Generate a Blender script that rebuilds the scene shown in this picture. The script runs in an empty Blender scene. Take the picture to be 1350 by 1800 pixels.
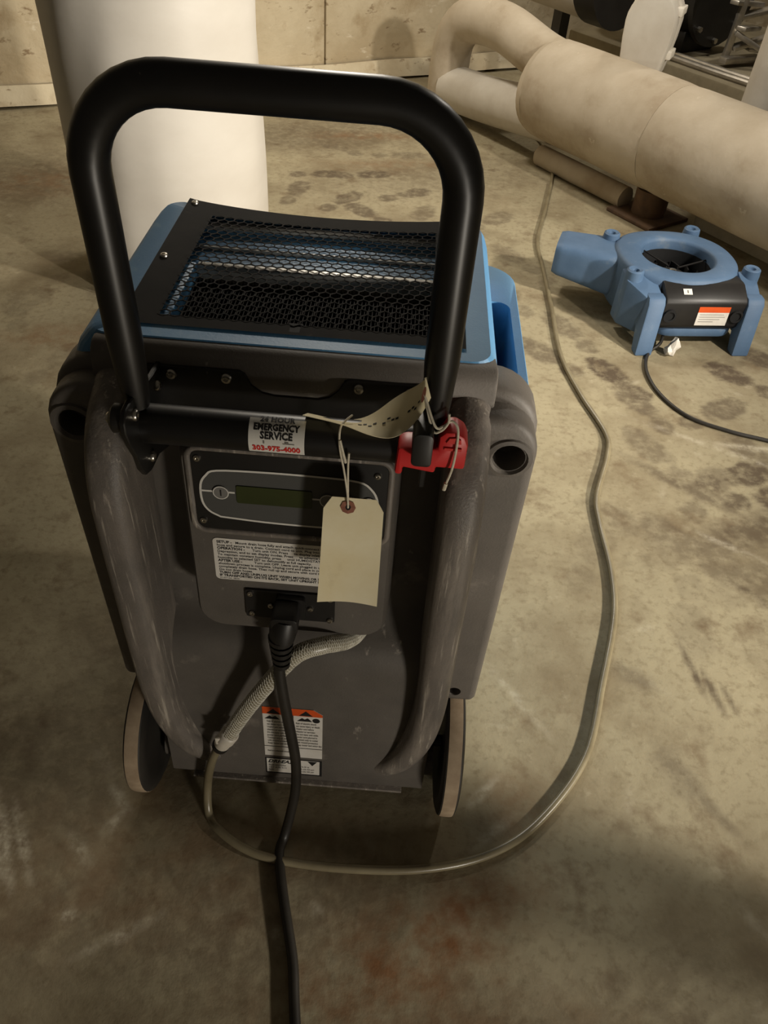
import bpy, bmesh, math, random
import numpy as np
from mathutils import Vector, Matrix
random.seed(7)
rng = np.random.default_rng(7)
scn = bpy.context.scene
COL = scn.collection

# ------------------------------------------------------------------ camera
CAM = (0.0, 0.0, 1.30)
RW = ((0.9967071, 0.0810856, 0.0), (0.0564612, -0.6940231, 0.7177354), (0.0581980, -0.7153720, -0.6963160))
cd = bpy.data.cameras.new('camera')
cam = bpy.data.objects.new('camera', cd)
COL.objects.link(cam)
cd.lens = 1352.0 / 1800.0 * 36.0
cd.sensor_width = 36.0
cd.clip_start = 0.02
cam.matrix_world = Matrix(((RW[0][0], -RW[0][1], -RW[0][2], CAM[0]),
                           (RW[1][0], -RW[1][1], -RW[1][2], CAM[1]),
                           (RW[2][0], -RW[2][1], -RW[2][2], CAM[2]), (0, 0, 0, 1)))
scn.camera = cam

# ------------------------------------------------------------------ world, lamps, exposure
world = bpy.data.worlds.new('world')
scn.world = world
world.use_nodes = True
bg = world.node_tree.nodes['Background']
bg.inputs[0].default_value = (1.0, 0.84, 0.62, 1)
bg.inputs[1].default_value = 0.034
scn.view_settings.view_transform = 'Standard'
scn.view_settings.look = 'None'
scn.view_settings.gamma = 1.0
scn.view_settings.use_curve_mapping = False
scn.view_settings.exposure = 0.12


def lamp(name, loc, energy, color, radius):
    l = bpy.data.lights.new(name, 'POINT')
    l.energy = energy
    l.color = color
    l.shadow_soft_size = radius
    o = bpy.data.objects.new(name, l)
    o.location = loc
    COL.objects.link(o)
    return o


def spot(name, loc, aim, energy, color, angle, radius):
    l = bpy.data.lights.new(name, 'SPOT')
    l.energy = energy
    l.color = color
    l.spot_size = math.radians(angle)
    l.spot_blend = 1.0
    l.shadow_soft_size = radius
    o = bpy.data.objects.new(name, l)
    o.location = loc
    o.rotation_euler = (Vector(aim) - Vector(loc)).to_track_quat('-Z', 'Y').to_euler()
    COL.objects.link(o)


spot('work_lamp', (2.15, 1.15, 1.75), (-.35, 3.0, .25), 300, (1.0, 0.92, 0.80), 78, 0.07)    # work lamp on a tall stand to the right, aimed across the room
spot('hand_lamp', (2.0, 0.15, 0.98), (-.3, 1.6, .50), 320, (1.0, 0.91, 0.78), 74, 0.06)     # lower work lamp nearer the viewer, aimed past the machine
lamp('front_fill', (0.95, -1.0, 0.28), 42, (1.0, 0.92, 0.80), 0.12)     # fill light added low behind the viewer to brighten the machine's front
lamp('overhead_light', (1.9, 4.4, 2.7), 60, (1.0, 0.92, 0.80), 0.10)     # bulb over the pipes
lamp('overhead_light', (-0.3, 3.6, 2.2), 80, (1.0, 0.92, 0.80), 0.15)    # fill light added between column and wall to brighten the wall

# ------------------------------------------------------------------ mesh helpers
WLOC = {}


def link(name, me, parent=None, loc=(0, 0, 0)):
    o = bpy.data.objects.new(name, me)
    COL.objects.link(o)
    loc = Vector(loc)
    if parent is not None:
        o.parent = parent
        o.location = loc - WLOC[parent.name]
    else:
        o.location = loc
    WLOC[o.name] = loc
    return o


def tag(o, label=None, cat=None, group=None, kind=None):
    if label: o['label'] = label
    if cat: o['category'] = cat
    if group: o['group'] = group
    if kind: o['kind'] = kind
    return o


def empty(name, loc, label, cat, group=None):
    o = link(name, None, None, loc)
    o.empty_display_size = 0.05
    return tag(o, label, cat, group)


def bevel_vf(V, F, w, seg=2, ang=30):
    bm = bmesh.new()
    vs = [bm.verts.new(v) for v in V]
    for f in F:
        try: bm.faces.new([vs[i] for i in f])
        except ValueError: pass
    bmesh.ops.recalc_face_normals(bm, faces=bm.faces)
    bm.normal_update()
    ed = [e for e in bm.edges if len(e.link_faces) == 2 and e.calc_face_angle(0) > math.radians(ang)]
    bmesh.ops.bevel(bm, geom=ed, offset=w, offset_type='OFFSET', segments=seg, profile=0.5, affect='EDGES', clamp_overlap=True)
    bm.verts.index_update()
    V = [tuple(v.co) for v in bm.verts]
    F = [[v.index for v in f.verts] for f in bm.faces]
    bm.free()
    return V, F


def make(name, VF, mat, parent=None, smooth=True, bevel=0.0, seg=2, ang=35, off=(0, 0, 0), recalc=True):
    V, F = VF
    if bevel: V, F = bevel_vf(V, F, bevel, seg)
    V = np.asarray(V, float) + np.asarray(off, float)
    c = (V.min(0) + V.max(0)) / 2
    c[2] = V[:, 2].min() if parent is None else c[2]
    me = bpy.data.meshes.new(name)
    me.from_pydata((V - c).tolist(), [], [list(f) for f in F])
    if recalc:
        bm = bmesh.new(); bm.from_mesh(me)
        bmesh.ops.recalc_face_normals(bm, faces=bm.faces)
        bm.to_mesh(me); bm.free()
    if smooth:
        me.polygons.foreach_set('use_smooth', [True] * len(me.polygons))
        me.set_sharp_from_angle(angle=math.radians(ang))
    me.materials.append(mat)
    me.update()
    return link(name, me, parent, c)


def cut(o, *VFs):
    """cut holes of the given closed shapes (world coordinates) out of a mesh object"""
    w = WLOC[o.name]
    for VF in VFs:
        V, F = VF
        me = bpy.data.meshes.new('cutter')
        me.from_pydata([tuple(Vector(v) - w) for v in V], [], F)
        bm = bmesh.new(); bm.from_mesh(me); bmesh.ops.recalc_face_normals(bm, faces=bm.faces); bm.to_mesh(me); bm.free()
        c = bpy.data.objects.new('cutter', me)
        COL.objects.link(c)
        p = o.parent
        loc = o.location.copy()
        o.parent = None
        o.location = (0, 0, 0)
        m = o.modifiers.new('b', 'BOOLEAN')
        m.operation = 'DIFFERENCE'; m.solver = 'EXACT'; m.object = c
        dg = bpy.context.evaluated_depsgraph_get()
        nm = bpy.data.meshes.new_from_object(o.evaluated_get(dg))
        o.modifiers.clear()
        mats = list(o.data.materials)
        o.data = nm
        nm.materials.clear()
        for mt in mats: nm.materials.append(mt)
        nm.set_sharp_from_angle(angle=math.radians(35))
        o.parent = p
        o.location = loc
        bpy.data.objects.remove(c)


def join(*parts):
    V, F = [], []
    for v, f in parts:
        n = len(V)
        V += [tuple(p) for p in v]
        F += [[i + n for i in q] for q in f]
    return V, F


def box(x0, x1, y0, y1, z0, z1):
    V = [(x, y, z) for z in (z0, z1) for y in (y0, y1) for x in (x0, x1)]
    F = [(0, 2, 3, 1), (4, 5, 7, 6), (0, 1, 5, 4), (2, 6, 7, 3), (0, 4, 6, 2), (1, 3, 7, 5)]
    return V, F


def prism(pts, axis, a0, a1):
    """extrude a 2D outline along an axis: 'y' takes (x,z), 'z' takes (x,y), 'x' takes (y,z)"""
    def m(p, a):
        return {'y': (p[0], a, p[1]), 'z': (p[0], p[1], a), 'x': (a, p[0], p[1])}[axis]
    n = len(pts)
    V = [m(p, a0) for p in pts] + [m(p, a1) for p in pts]
    F = [list(range(n)), list(range(2 * n - 1, n - 1, -1))] + [(i, (i + 1) % n, n + (i + 1) % n, n + i) for i in range(n)]
    return V, F


def rrect(x0, x1, z0, z1, r, n=5):
    """rounded rectangle; r is one radius or (x0z0, x1z0, x1z1, x0z1)"""
    if not hasattr(r, '__len__'): r = (r,) * 4
    cs = ((x0, z0, 1, 1, 180), (x1, z0, -1, 1, 270), (x1, z1, -1, -1, 0), (x0, z1, 1, -1, 90))
    out = []
    for (x, z, sx, sz, a0), q in zip(cs, r):
        if q <= 0:
            out.append((x, z)); continue
        for k in range(n + 1):
            a = math.radians(a0 + 90 * k / n)
            out.append((x + sx * q + q * math.cos(a), z + sz * q + q * math.sin(a)))
    return out


def densify(P, k=6):
    out = []
    for i, a in enumerate(P):
        b = P[(i + 1) % len(P)]
        for j in range(k): out.append((a[0] + (b[0] - a[0]) * j / k, a[1] + (b[1] - a[1]) * j / k))
    return out


def circle(cx, cz, r, n=20, a0=0):
    return [(cx + r * math.cos(a0 + 2 * math.pi * k / n), cz + r * math.sin(a0 + 2 * math.pi * k / n)) for k in range(n)]


def spline(P, k=8):
    P = [Vector(p) for p in P]
    Q = [P[0] * 2 - P[1]] + P + [P[-1] * 2 - P[-2]]
    out = []
    for i in range(1, len(Q) - 2):
        a, b, c, d = Q[i - 1:i + 3]
        for j in range(k):
            t = j / k
            out.append(0.5 * ((2 * b) + (c - a) * t + (2 * a - 5 * b + 4 * c - d) * t * t + (3 * b - a - 3 * c + d) * t ** 3))
    out.append(P[-1])
    return out


def fillet(P, r, n=6):
    """polyline with rounded corners"""
    P = [Vector(p) for p in P]
    out = [P[0]]
    for i in range(1, len(P) - 1):
        a = (P[i - 1] - P[i]).normalized(); b = (P[i + 1] - P[i]).normalized()
        ang = a.angle(b)
        t = r / math.tan(ang / 2)
        s = P[i] + a * t; e = P[i] + b * t
        cen = P[i] + (a + b).normalized() * (r / math.sin(ang / 2))
        for k in range(n + 1):
            u = k / n
            v = (s - cen).lerp(e - cen, u)
            tot = (s - cen).angle(e - cen)
            v = (math.sin((1 - u) * tot) * (s - cen) + math.sin(u * tot) * (e - cen)) / math.sin(tot)
            out.append(cen + v)
    out.append(P[-1])
    return out


def tube(P, r, n=12, cap=True, sec=None, up=None):
    """sweep a circle (or a 2D section sec) along P; r number, list or function of 0..1"""
    P = [Vector(p) for p in P]
    m = len(P)
    T = [(P[min(i + 1, m - 1)] - P[max(i - 1, 0)]).normalized() for i in range(m)]
    u = Vector(up) if up else (Vector((0, 0, 1)) if abs(T[0].z) < 0.9 else Vector((1, 0, 0)))
    V = []
    for i in range(m):
        if up: u = Vector(up)
        u = (u - T[i] * u.dot(T[i])).normalized()
        w = T[i].cross(u)
        R = r(i / (m - 1)) if callable(r) else (r[i] if hasattr(r, '__len__') else r)
        for k in range(n if sec is None else len(sec)):
            if sec is None:
                a = 2 * math.pi * k / n
                p = P[i] + (u * math.cos(a) + w * math.sin(a)) * R
            else:
                p = P[i] + (w * sec[k][0] + u * sec[k][1]) * R
            V.append(tuple(p))
    n = n if sec is None else len(sec)
    F = [(i * n + k, i * n + (k + 1) % n, (i + 1) * n + (k + 1) % n, (i + 1) * n + k) for i in range(m - 1) for k in range(n)]
    if cap: F += [list(range(n))[::-1], list(range((m - 1) * n, m * n))]
    return V, F


def lathe(prof, origin, axis, n=24, close=True):
    """prof: (radius, height) pairs along axis vector"""
    ax = Vector(axis).normalized()
    u = ax.orthogonal().normalized(); w = ax.cross(u)
    o = Vector(origin)
    V, F = [], []
    for r, h in prof:
        for k in range(n):
            a = 2 * math.pi * k / n
            V.append(tuple(o + ax * h + (u * math.cos(a) + w * math.sin(a)) * r))
    for i in range(len(prof) - 1):
        for k in range(n):
            F.append((i * n + k, i * n + (k + 1) % n, (i + 1) * n + (k + 1) % n, (i + 1) * n + k))
    if close: F += [list(range(n))[::-1], list(range((len(prof) - 1) * n, len(prof) * n))]
    return V, F


def grid(nu, nv, fn, closed_u=False):
    V = [fn(i / (nu - 1), j / (nv - 1)) for j in range(nv) for i in range(nu)]
    F = [(j * nu + i, j * nu + i + 1, (j + 1) * nu + i + 1, (j + 1) * nu + i) for j in range(nv - 1) for i in range(nu - 1)]
    return V, F


def sheet(nu, nv, fn, th):
    """a grid surface given thickness th along its normal"""
    V, F = grid(nu, nv, fn)
    bm = bmesh.new()
    vs = [bm.verts.new(v) for v in V]
    for f in F: bm.faces.new([vs[i] for i in f])
    bm.normal_update()
    bmesh.ops.solidify(bm, geom=bm.faces[:], thickness=th)
    bm.verts.index_update()
    out = [tuple(v.co) for v in bm.verts], [[v.index for v in f.verts] for f in bm.faces]
    bm.free()
    return out


def text2d(body, size, x=0, y=0, align='LEFT', shear=0.0, bold=0.0, sx=1.0):
    c = bpy.data.curves.new('t', 'FONT')
    c.body = body; c.size = size; c.align_x = align; c.shear = shear
    c.resolution_u = 2; c.offset = bold
    o = bpy.data.objects.new('t', c)
    COL.objects.link(o)
    dg = bpy.context.evaluated_depsgraph_get()
    me = bpy.data.meshes.new_from_object(o.evaluated_get(dg))
    V = [(v.co.x * sx + x, v.co.y + y) for v in me.vertices]
    F = [list(p.vertices) for p in me.polygons]
    bpy.data.objects.remove(o); bpy.data.curves.remove(c); bpy.data.meshes.remove(me)
    return V, F


def rect2d(x0, x1, y0, y1):
    return [(x0, y0), (x1, y0), (x1, y1), (x0, y1)], [(0, 1, 2, 3)]


def poly2d(P):
    return list(P), [list(range(len(P)))]


def mapped(VF, fn):
    return [fn(*v) for v in VF[0]], VF[1]


def flat(name, VF, fn, mat, parent):
    """flat print: 2D faces mapped onto a surface by fn, a fraction of a millimetre proud"""
    return make(name, mapped(VF, fn), mat, parent, smooth=False, recalc=False)


def dup(o, loc, parent=None):
    c = o.copy()
    COL.objects.link(c)
    c.parent = parent
    c.location = Vector(loc) - (WLOC[parent.name] if parent else Vector((0, 0, 0)))
    WLOC[c.name] = Vector(loc)
    return c


# ------------------------------------------------------------------ materials
def material(name, c1, c2=None, rough=0.6, scale=8.0, detail=6, metal=0.0, bump=0.0, bscale=60, stretch=(1, 1, 1),
             spots=None, spec=0.5, lo=0.35, hi=0.65, coord='Object', alpha=None, trans=0.0, rough2=None):
    m = bpy.data.materials.new(name)
    m.use_nodes = True
    nt = m.node_tree
    N = nt.nodes; L = nt.links
    b = N['Principled BSDF']
    b.inputs['Roughness'].default_value = rough
    b.inputs['Metallic'].default_value = metal
    b.inputs['Specular IOR Level'].default_value = spec
    if trans: b.inputs['Transmission Weight'].default_value = trans
    if alpha is not None: b.inputs['Alpha'].default_value = alpha
    tc = N.new('ShaderNodeTexCoord')
    mp = N.new('ShaderNodeMapping')
    mp.inputs['Scale'].default_value = stretch
    L.new(tc.outputs[coord], mp.inputs[0])

    def noise(sc, det, src=mp):
        t = N.new('ShaderNodeTexNoise')
        t.inputs['Scale'].default_value = sc; t.inputs['Detail'].default_value = det; t.inputs['Roughness'].default_value = 0.62
        L.new(src.outputs[0], t.inputs['Vector'])
        return t

    def ramp(src, lo, hi):
        r = N.new('ShaderNodeMapRange')
        r.inputs[1].default_value = lo; r.inputs[2].default_value = hi
        L.new(src.outputs[0], r.inputs[0])
        return r

    def mix(fac, a, bcol):
        x = N.new('ShaderNodeMix'); x.data_type = 'RGBA'
        L.new(fac.outputs[0], x.inputs[0])
        for sock, v in ((x.inputs[6], a), (x.inputs[7], bcol)):
            if isinstance(v, tuple): sock.default_value = (*v, 1)
            else: L.new(v, sock)
        return x.outputs[2]
    col = None
    if c2 is not None:
        col = mix(ramp(noise(scale, detail), lo, hi), c1, c2)
    for (sc, lo_, hi_, c, st) in (spots or []):
        mp2 = N.new('ShaderNodeMapping'); mp2.inputs['Scale'].default_value = st
        L.new(tc.outputs[coord], mp2.inputs[0])
        col = mix(ramp(noise(sc, 8, mp2), lo_, hi_), col if col is not None else c1, c)
    if col is None: b.inputs['Base Color'].default_value = (*c1, 1)
    else: L.new(col, b.inputs['Base Color'])
    if rough2 is not None:
        r = N.new('ShaderNodeMapRange'); r.inputs[1].default_value = 0.35; r.inputs[2].default_value = 0.65
        r.inputs[3].default_value = rough; r.inputs[4].default_value = rough2
        L.new(noise(scale * 1.7, 5).outputs[0], r.inputs[0]); L.new(r.outputs[0], b.inputs['Roughness'])
    if bump:
        bp = N.new('ShaderNodeBump')
        bp.inputs['Strength'].default_value = bump
        bp.inputs['Distance'].default_value = 0.004
        L.new(noise(bscale, 4).outputs[0], bp.inputs['Height'])
        L.new(bp.outputs[0], b.inputs['Normal'])
    return m


def S(r, g, b):
    """sRGB 0-255 to linear"""
    f = lambda v: (v / 255 / 12.92) if v / 255 <= 0.04045 else ((v / 255 + 0.055) / 1.055) ** 2.4
    return (f(r), f(g), f(b))


M = {}
M['grey'] = material('grey_plastic', S(90, 85, 79), S(104, 98, 91), 0.5, 9, bump=0.12, bscale=350, rough2=0.62,
                     spots=[(14, 0.60, 0.76, S(138, 130, 120), (1, 1, 1)), (30, 0.66, 0.74, S(160, 151, 140), (1.5, 1.5, .5))])
M['rail'] = material('scuffed_grey_plastic', S(104, 98, 92), S(124, 116, 108), 0.5, 9, bump=0.2, bscale=300,
                     spots=[(22, 0.48, 0.74, S(152, 143, 132), (2.2, 2.2, .25)), (60, 0.58, 0.70, S(184, 175, 162), (2.5, 2.5, .12))])
M['blue'] = material('blue_plastic', S(78, 132, 178), S(92, 146, 188), 0.48, 6, bump=0.08, bscale=300,
                     spots=[(12, 0.58, 0.80, S(142, 170, 188), (1, 1, 1)), (55, 0.68, 0.74, S(180, 198, 208), (1, 1, .6))])
M['moverblue'] = material('dusty_blue_plastic', S(70, 96, 126), S(84, 110, 140), 0.6, 7, bump=0.1, bscale=250,
                          spots=[(14, 0.60, 0.8, S(116, 128, 140), (1, 1, 1))])
M['black'] = material('black_plastic', S(22, 20, 19), S(32, 30, 28), 0.45, 12)
M['blackpaint'] = material('black_painted_steel', S(18, 17, 16), S(28, 26, 24), 0.38, 14, spots=[(60, .70, .76, S(80, 76, 70), (1, 1, 1))])
M['grille'] = material('dark_perforated_steel', S(26, 25, 23), S(36, 34, 31), 0.8, 18, spec=0.12, spots=[(45, .66, .78, S(84, 76, 66), (1, 1, 1))])
M['void'] = material('unlit_interior', S(14, 14, 15), None, 0.8)
M['steel'] = material('zinc_screw', S(200, 195, 185), None, 0.28, metal=1.0)
M['alu'] = material('aluminium_edge', S(222, 220, 214), S(180, 178, 172), 0.4, 30, metal=0.4)
M['fin'] = material('coil_fin', S(34, 32, 30), S(22, 21, 20), 0.7, 30, spec=0.2)
M['panel'] = material('panel_overlay_grey', S(84, 84, 82), None, 0.4)
M['white'] = material('white_print', S(225, 222, 214), None, 0.5)
M['paperlabel'] = material('label_paper', S(232, 228, 220), S(218, 212, 202), 0.5, 20)
M['ink'] = material('black_ink', S(26, 24, 24), None, 0.6)
M['greyink'] = material('grey_ink', S(120, 116, 110), None, 0.6)
M['redink'] = material('red_ink', S(205, 44, 36), None, 0.6)
M['orange'] = material('orange_print', S(228, 92, 34), S(214, 82, 30), 0.5, 20)
M['lcd'] = material('lcd_glass', S(62, 68, 38), S(54, 60, 34), 0.25, 10)
M['button'] = material('panel_button', S(126, 124, 120), None, 0.45)
M['red'] = material('red_plastic', S(214, 44, 44), S(200, 38, 40), 0.4, 12)
M['manila'] = material('manila_card', S(248, 238, 204), S(240, 226, 184), 0.75, 14, spots=[(9, .62, .8, S(205, 186, 140), (1, 1, 1))])
M['ring'] = material('brown_reinforcement', S(158, 104, 84), S(140, 88, 70), 0.8, 60)
M['string'] = material('waxed_white_string', S(226, 218, 198), S(206, 196, 172), 0.7, 200)
M['tyre'] = material('pale_dusty_tyre', S(178, 158, 132), S(150, 130, 106), 0.8, 25)
M['wheel'] = material('dark_wheel', S(38, 36, 33), S(52, 48, 42), 0.6, 12)
M['cord'] = material('black_rubber_cord', S(36, 33, 29), S(50, 46, 40), 0.45, 10)
M['hose'] = material('clear_dusty_hose', S(140, 130, 104), S(120, 110, 86), 0.3, 14, spec=0.6)
M['braid'] = material('braided_hose', S(150, 142, 120), S(128, 120, 98), 0.25, 30, spec=0.6)
M['braidline'] = material('braid_thread', S(228, 224, 210), None, 0.5)
M['fitting'] = material('white_nylon', S(232, 226, 214), S(216, 208, 192), 0.4, 20)
M['wall'] = material('bare_concrete_wall', S(214, 202, 174), S(188, 172, 142), 0.9, 2.2, bump=0.8, bscale=22, lo=.35, hi=.65,
                     spots=[(5, .54, .70, S(168, 148, 116), (1, 1, 1)), (12, .60, .68, S(146, 126, 98), (1, 1, 2)), (9, .62, .70, S(226, 216, 194), (.6, .6, 1.6))])
M['plastic'] = material('white_poly_wrap', S(204, 199, 190), S(192, 186, 176), 0.42, 1.6, bump=0.25, bscale=7, stretch=(1, 1, 2.2))
M['jacket'] = material('canvas_pipe_jacket', S(190, 178, 158), S(172, 158, 136), 0.85, 4, bump=0.5, bscale=18,
                       spots=[(3.2, .52, .74, S(148, 130, 106), (1, 1, 1)), (16, .66, .74, S(206, 196, 174), (1, 1, 1))])
M['jacketwhite'] = material('white_jacket', S(206, 200, 188), S(190, 182, 168), 0.7, 5, bump=0.2, bscale=24)
M['concrete'] = material('plinth_concrete', S(150, 140, 116), S(124, 114, 92), 0.9, 5, bump=0.4, bscale=30)
M['rust'] = material('rusty_steel', S(104, 80, 58), S(78, 60, 46), 0.85, 16, bump=0.3)
M['darkmetal'] = material('dark_machine_metal', S(44, 42, 40), S(30, 29, 28), 0.5, 8)
M['foil'] = material('bright_sheet_metal', S(206, 200, 190), S(170, 164, 152), 0.35, 9, metal=0.75)


# floor: dusty concrete whose prints, rust and scratches are painted as marks of their own
def floor_material():
    m = bpy.data.materials.new('dusty_concrete_floor')
    m.use_nodes = True
    nt = m.node_tree; N = nt.nodes; L = nt.links
    b = N['Principled BSDF']
    tc = N.new('ShaderNodeTexCoord')

    def noise(sc, det=6, st=(1, 1, 1), rough=.62):
        mp = N.new('ShaderNodeMapping'); mp.inputs['Scale'].default_value = st
        L.new(tc.outputs['Object'], mp.inputs[0])
        t = N.new('ShaderNodeTexNoise'); t.inputs['Scale'].default_value = sc; t.inputs['Detail'].default_value = det
        t.inputs['Roughness'].default_value = rough
        L.new(mp.outputs[0], t.inputs['Vector'])
        return t.outputs[0]

    def rng_(src, a, b_, c=0., d=1.):
        r = N.new('ShaderNodeMapRange')
        for i, v in enumerate((a, b_, c, d)): r.inputs[i + 1].default_value = v
        L.new(src, r.inputs[0]); return r.outputs[0]

    def math_(op, a, b_):
        x = N.new('ShaderNodeMath'); x.operation = op; x.use_clamp = True
        for i, v in enumerate((a, b_)):
            if isinstance(v, float): x.inputs[i].default_value = v
            else: L.new(v, x.inputs[i])
        return x.outputs[0]

    def mix(fac, a, c):
        x = N.new('ShaderNodeMix'); x.data_type = 'RGBA'
        L.new(fac, x.inputs[0])
        for sock, v in ((x.inputs[6], a), (x.inputs[7], c)):
            if isinstance(v, tuple): sock.default_value = (*v, 1)
            else: L.new(v, sock)
        return x.outputs[2]
    at = N.new('ShaderNodeVertexColor'); at.layer_name = 'marks'
    sp = N.new('ShaderNodeSeparateColor')
    L.new(at.outputs[0], sp.inputs[0])
    col = mix(rng_(noise(1.3, 5), .36, .66), S(168, 158, 130), S(148, 138, 112))
    col = mix(rng_(noise(3.5, 8), .46, .68), col, S(128, 115, 90))
    col = mix(rng_(noise(55, 4), .50, .80), col, S(128, 116, 90))
    col = mix(rng_(noise(19, 8), .62, .80), col, S(178, 168, 142))
    col = mix(rng_(noise(9, 9), .56, .72), col, S(118, 102, 78))
    pr = math_('MULTIPLY', sp.outputs[0], rng_(noise(28, 6), .30, .55, .25, 1.))
    col = mix(pr, col, S(84, 71, 56))
    ru = math_('MULTIPLY', sp.outputs[1], rng_(noise(16, 7), .36, .62, .0, 1.))
    col = mix(ru, col, S(124, 88, 56))
    ws = math_('MULTIPLY', sp.outputs[2], rng_(noise(40, 5), .38, .60, .1, 1.))
    col = mix(ws, col, S(206, 198, 176))
    L.new(col, b.inputs['Base Color'])
    L.new(rng_(noise(5, 5), .3, .7, .62, .9), b.inputs['Roughness'])
    b.inputs['Specular IOR Level'].default_value = 0.35
    bp = N.new('ShaderNodeBump'); bp.inputs['Strength'].default_value = 0.35; bp.inputs['Distance'].default_value = 0.004
    L.new(noise(38, 6), bp.inputs['Height']); L.new(bp.outputs[0], b.inputs['Normal'])
    return m


# ------------------------------------------------------------------ floor
def build_floor():
    nx, ny = 620, 680
    x = np.interp(np.linspace(0, 1, nx), [0, .1, .9, 1], [-6.0, -1.6, 1.5, 6.0]); y = np.interp(np.linspace(0, 1, ny), [0, .08, .90, 1], [-1.2, .15, 4.0, 8.2])
    X, Y = np.meshgrid(x, y)
    V = np.stack([X.ravel(), Y.ravel(), np.zeros(nx * ny)], 1)
    i = np.arange(nx - 1); j = np.arange(ny - 1)
    I, J = np.meshgrid(i, j)
    a = (J * nx + I).ravel()
    F = np.stack([a, a + 1, a + nx + 1, a + nx], 1)
    me = bpy.data.meshes.new('floor')
    me.vertices.add(nx * ny); me.vertices.foreach_set('co', V.ravel())
    me.loops.add(F.size); me.loops.foreach_set('vertex_index', F.ravel())
    me.polygons.add(len(F)); me.polygons.foreach_set('loop_start', np.arange(len(F)) * 4)
    me.update(calc_edges=True)
    R = np.zeros((3, ny, nx))

    EDGE = .13 * (np.sin(61 * X + 3 * np.sin(37 * Y)) * np.sin(53 * Y + 2 * np.sin(41 * X)) + .7 * np.sin(131 * X + 5 * np.sin(83 * Y)) * np.sin(117 * Y + 1))

    def ell(ch, cx, cy, a, lx, ly, v=1., soft=.25):
        dx, dy = X - cx, Y - cy
        u = dx * math.cos(a) + dy * math.sin(a); w = -dx * math.sin(a) + dy * math.cos(a)
        d = np.sqrt((u / lx) ** 2 + (w / ly) ** 2) + EDGE
        R[ch] = np.maximum(R[ch], v * np.clip((1 + soft - d) / (2 * soft), 0, 1))

    def shoe(cx, cy, a, v=.8, s=1.):
        c, q = math.cos(a), math.sin(a)
        ell(0, cx + .05 * c * s, cy + .05 * q * s, a, .085 * s, .045 * s, v, .16)
        ell(0, cx - .085 * c * s, cy - .085 * q * s, a, .042 * s, .034 * s, v * .9, .16)

    for (px, py, a, v) in [(.68, 2.0, 2.2, .95), (.73, 1.86, 2.0, .7), (.48, 2.09, 2.3, .7), (1.07, 2.05, 2.4, .95), (1.19, 2.15, 2.2, .8),
                           (.93, 1.86, .6, .7), (.92, 1.58, .4, .9), (.98, 1.50, .2, .9), (.82, 1.50, 1.0, .5), (.73, 1.64, 2.1, .5), (1.02, 1.66, 2.2, .6),
                           (.60, 1.36, 2.5, .35), (.73, 1.30, 2.3, .5), (.83, 1.22, 2.3, .5),
                           (-.21, 3.45, .3, .9), (-.02, 3.27, .6, .8), (-.41, 3.42, .2, .8), (-.28, 3.15, 1.0, .8), (-.48, 3.20, 1.4, .7),
                           (-.07, 3.72, .2, .5), (-.34, 3.75, 2.6, .6), (-.16, 3.05, 2.4, .8), (.04, 3.05, 1.2, .5), (.33, 3.07, .8, .5),
                           (.38, 2.45, 2.0, .5), (.42, 2.75, 2.2, .4), (.56, 2.25, 2.1, .6), (-.98, 1.85, 1.2, .3), (-1.2, 2.1, 2.0, .3)]:
        shoe(px, py, a, v)
    for (cx, cy, a, lx, ly, v) in [(.95, 1.40, .45, .30, .05, .7), (1.0, 1.28, .5, .22, .05, .6), (.78, 1.52, 2.5, .16, .02, .7), (.88, 1.14, 2.4, .13, .012, .8),
                                   (.66, .95, 1.75, .06, .008, .9), (.69, .90, 1.8, .05, .008, .8), (.72, .88, 1.8, .035, .006, .7), (.53, .92, 2.6, .05, .02, .5),
                                   (.58, .71, 2.0, .06, .03, .5), (.62, .66, 2.2, .07, .012, .5), (1.25, 1.2, .4, .4, .08, .5),
                                   (-.5, 3.9, .3, .6, .2, .5), (-1.6, 3.1, .2, .5, .25, .45), (.1, 3.5, .4, .5, .2, .35),
                                   (-.45, .95, 1.2, .25, .18, .35), (-.6, .6, .4, .3, .2, .5), (-.25, .42, .1, .4, .12, .5), (.35, .28, .3, .4, .1, .35)]:
        ell(0, cx, cy, a, lx, ly, v, .5)
    for (cx, cy, a, lx, ly, v) in [(.12, .40, .5, .16, .07, 1.), (.05, .33, .3, .16, .06, .9), (-1.48, 3.1, .2, .25, .12, .5), (-1.05, 1.98, .2, .12, .06, .5),
                                   (-.22, 3.95, .2, .25, .05, .6), (-.1, 3.6, .2, .3, .06, .4), (.27, .62, .5, .06, .06, .5), (-.3, .5, .2, .3, .12, .35), (.15, .24, .0, .3, .08, .6)]:
        ell(1, cx, cy, a, lx, ly, v, .6)
    for (x0, y0, x1, y1, w, v) in [(-.61, .56, -.54, .43, .003, .9), (-.58, .55, -.52, .45, .003, .8), (-.595, .50, -.555, .44, .002, .7), (-.47, .51, -.43, .47, .004, .7), (-.43, .60, -.39, .56, .005, .7),
                                   (-.40, .56, -.42, .52, .006, .7), (-.44, .40, -.43, .385, .006, .9), (-.36, .37, -.34, .365, .005, .9), (-.40, .34, -.30, .40, .002, .5), (.12, .58, .14, .60, .006, .4),
                                   (.19, .62, .24, .67, .003, .6), (.2, .55, .26, .60, .004, .5), (-.12, .40, -.1, .37, .003, .5), (-.06, .44, -.05, .42, .004, .5), (.76, 1.36, .9, 1.28, .006, .5),
                                   (.7, 1.8, 1.1, 1.6, .01, .4), (.25, .9, .34, .78, .004, .4), (.9, 1.72, 1.2, 1.7, .012, .6)]:
        ln = math.hypot(x1 - x0, y1 - y0)
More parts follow.
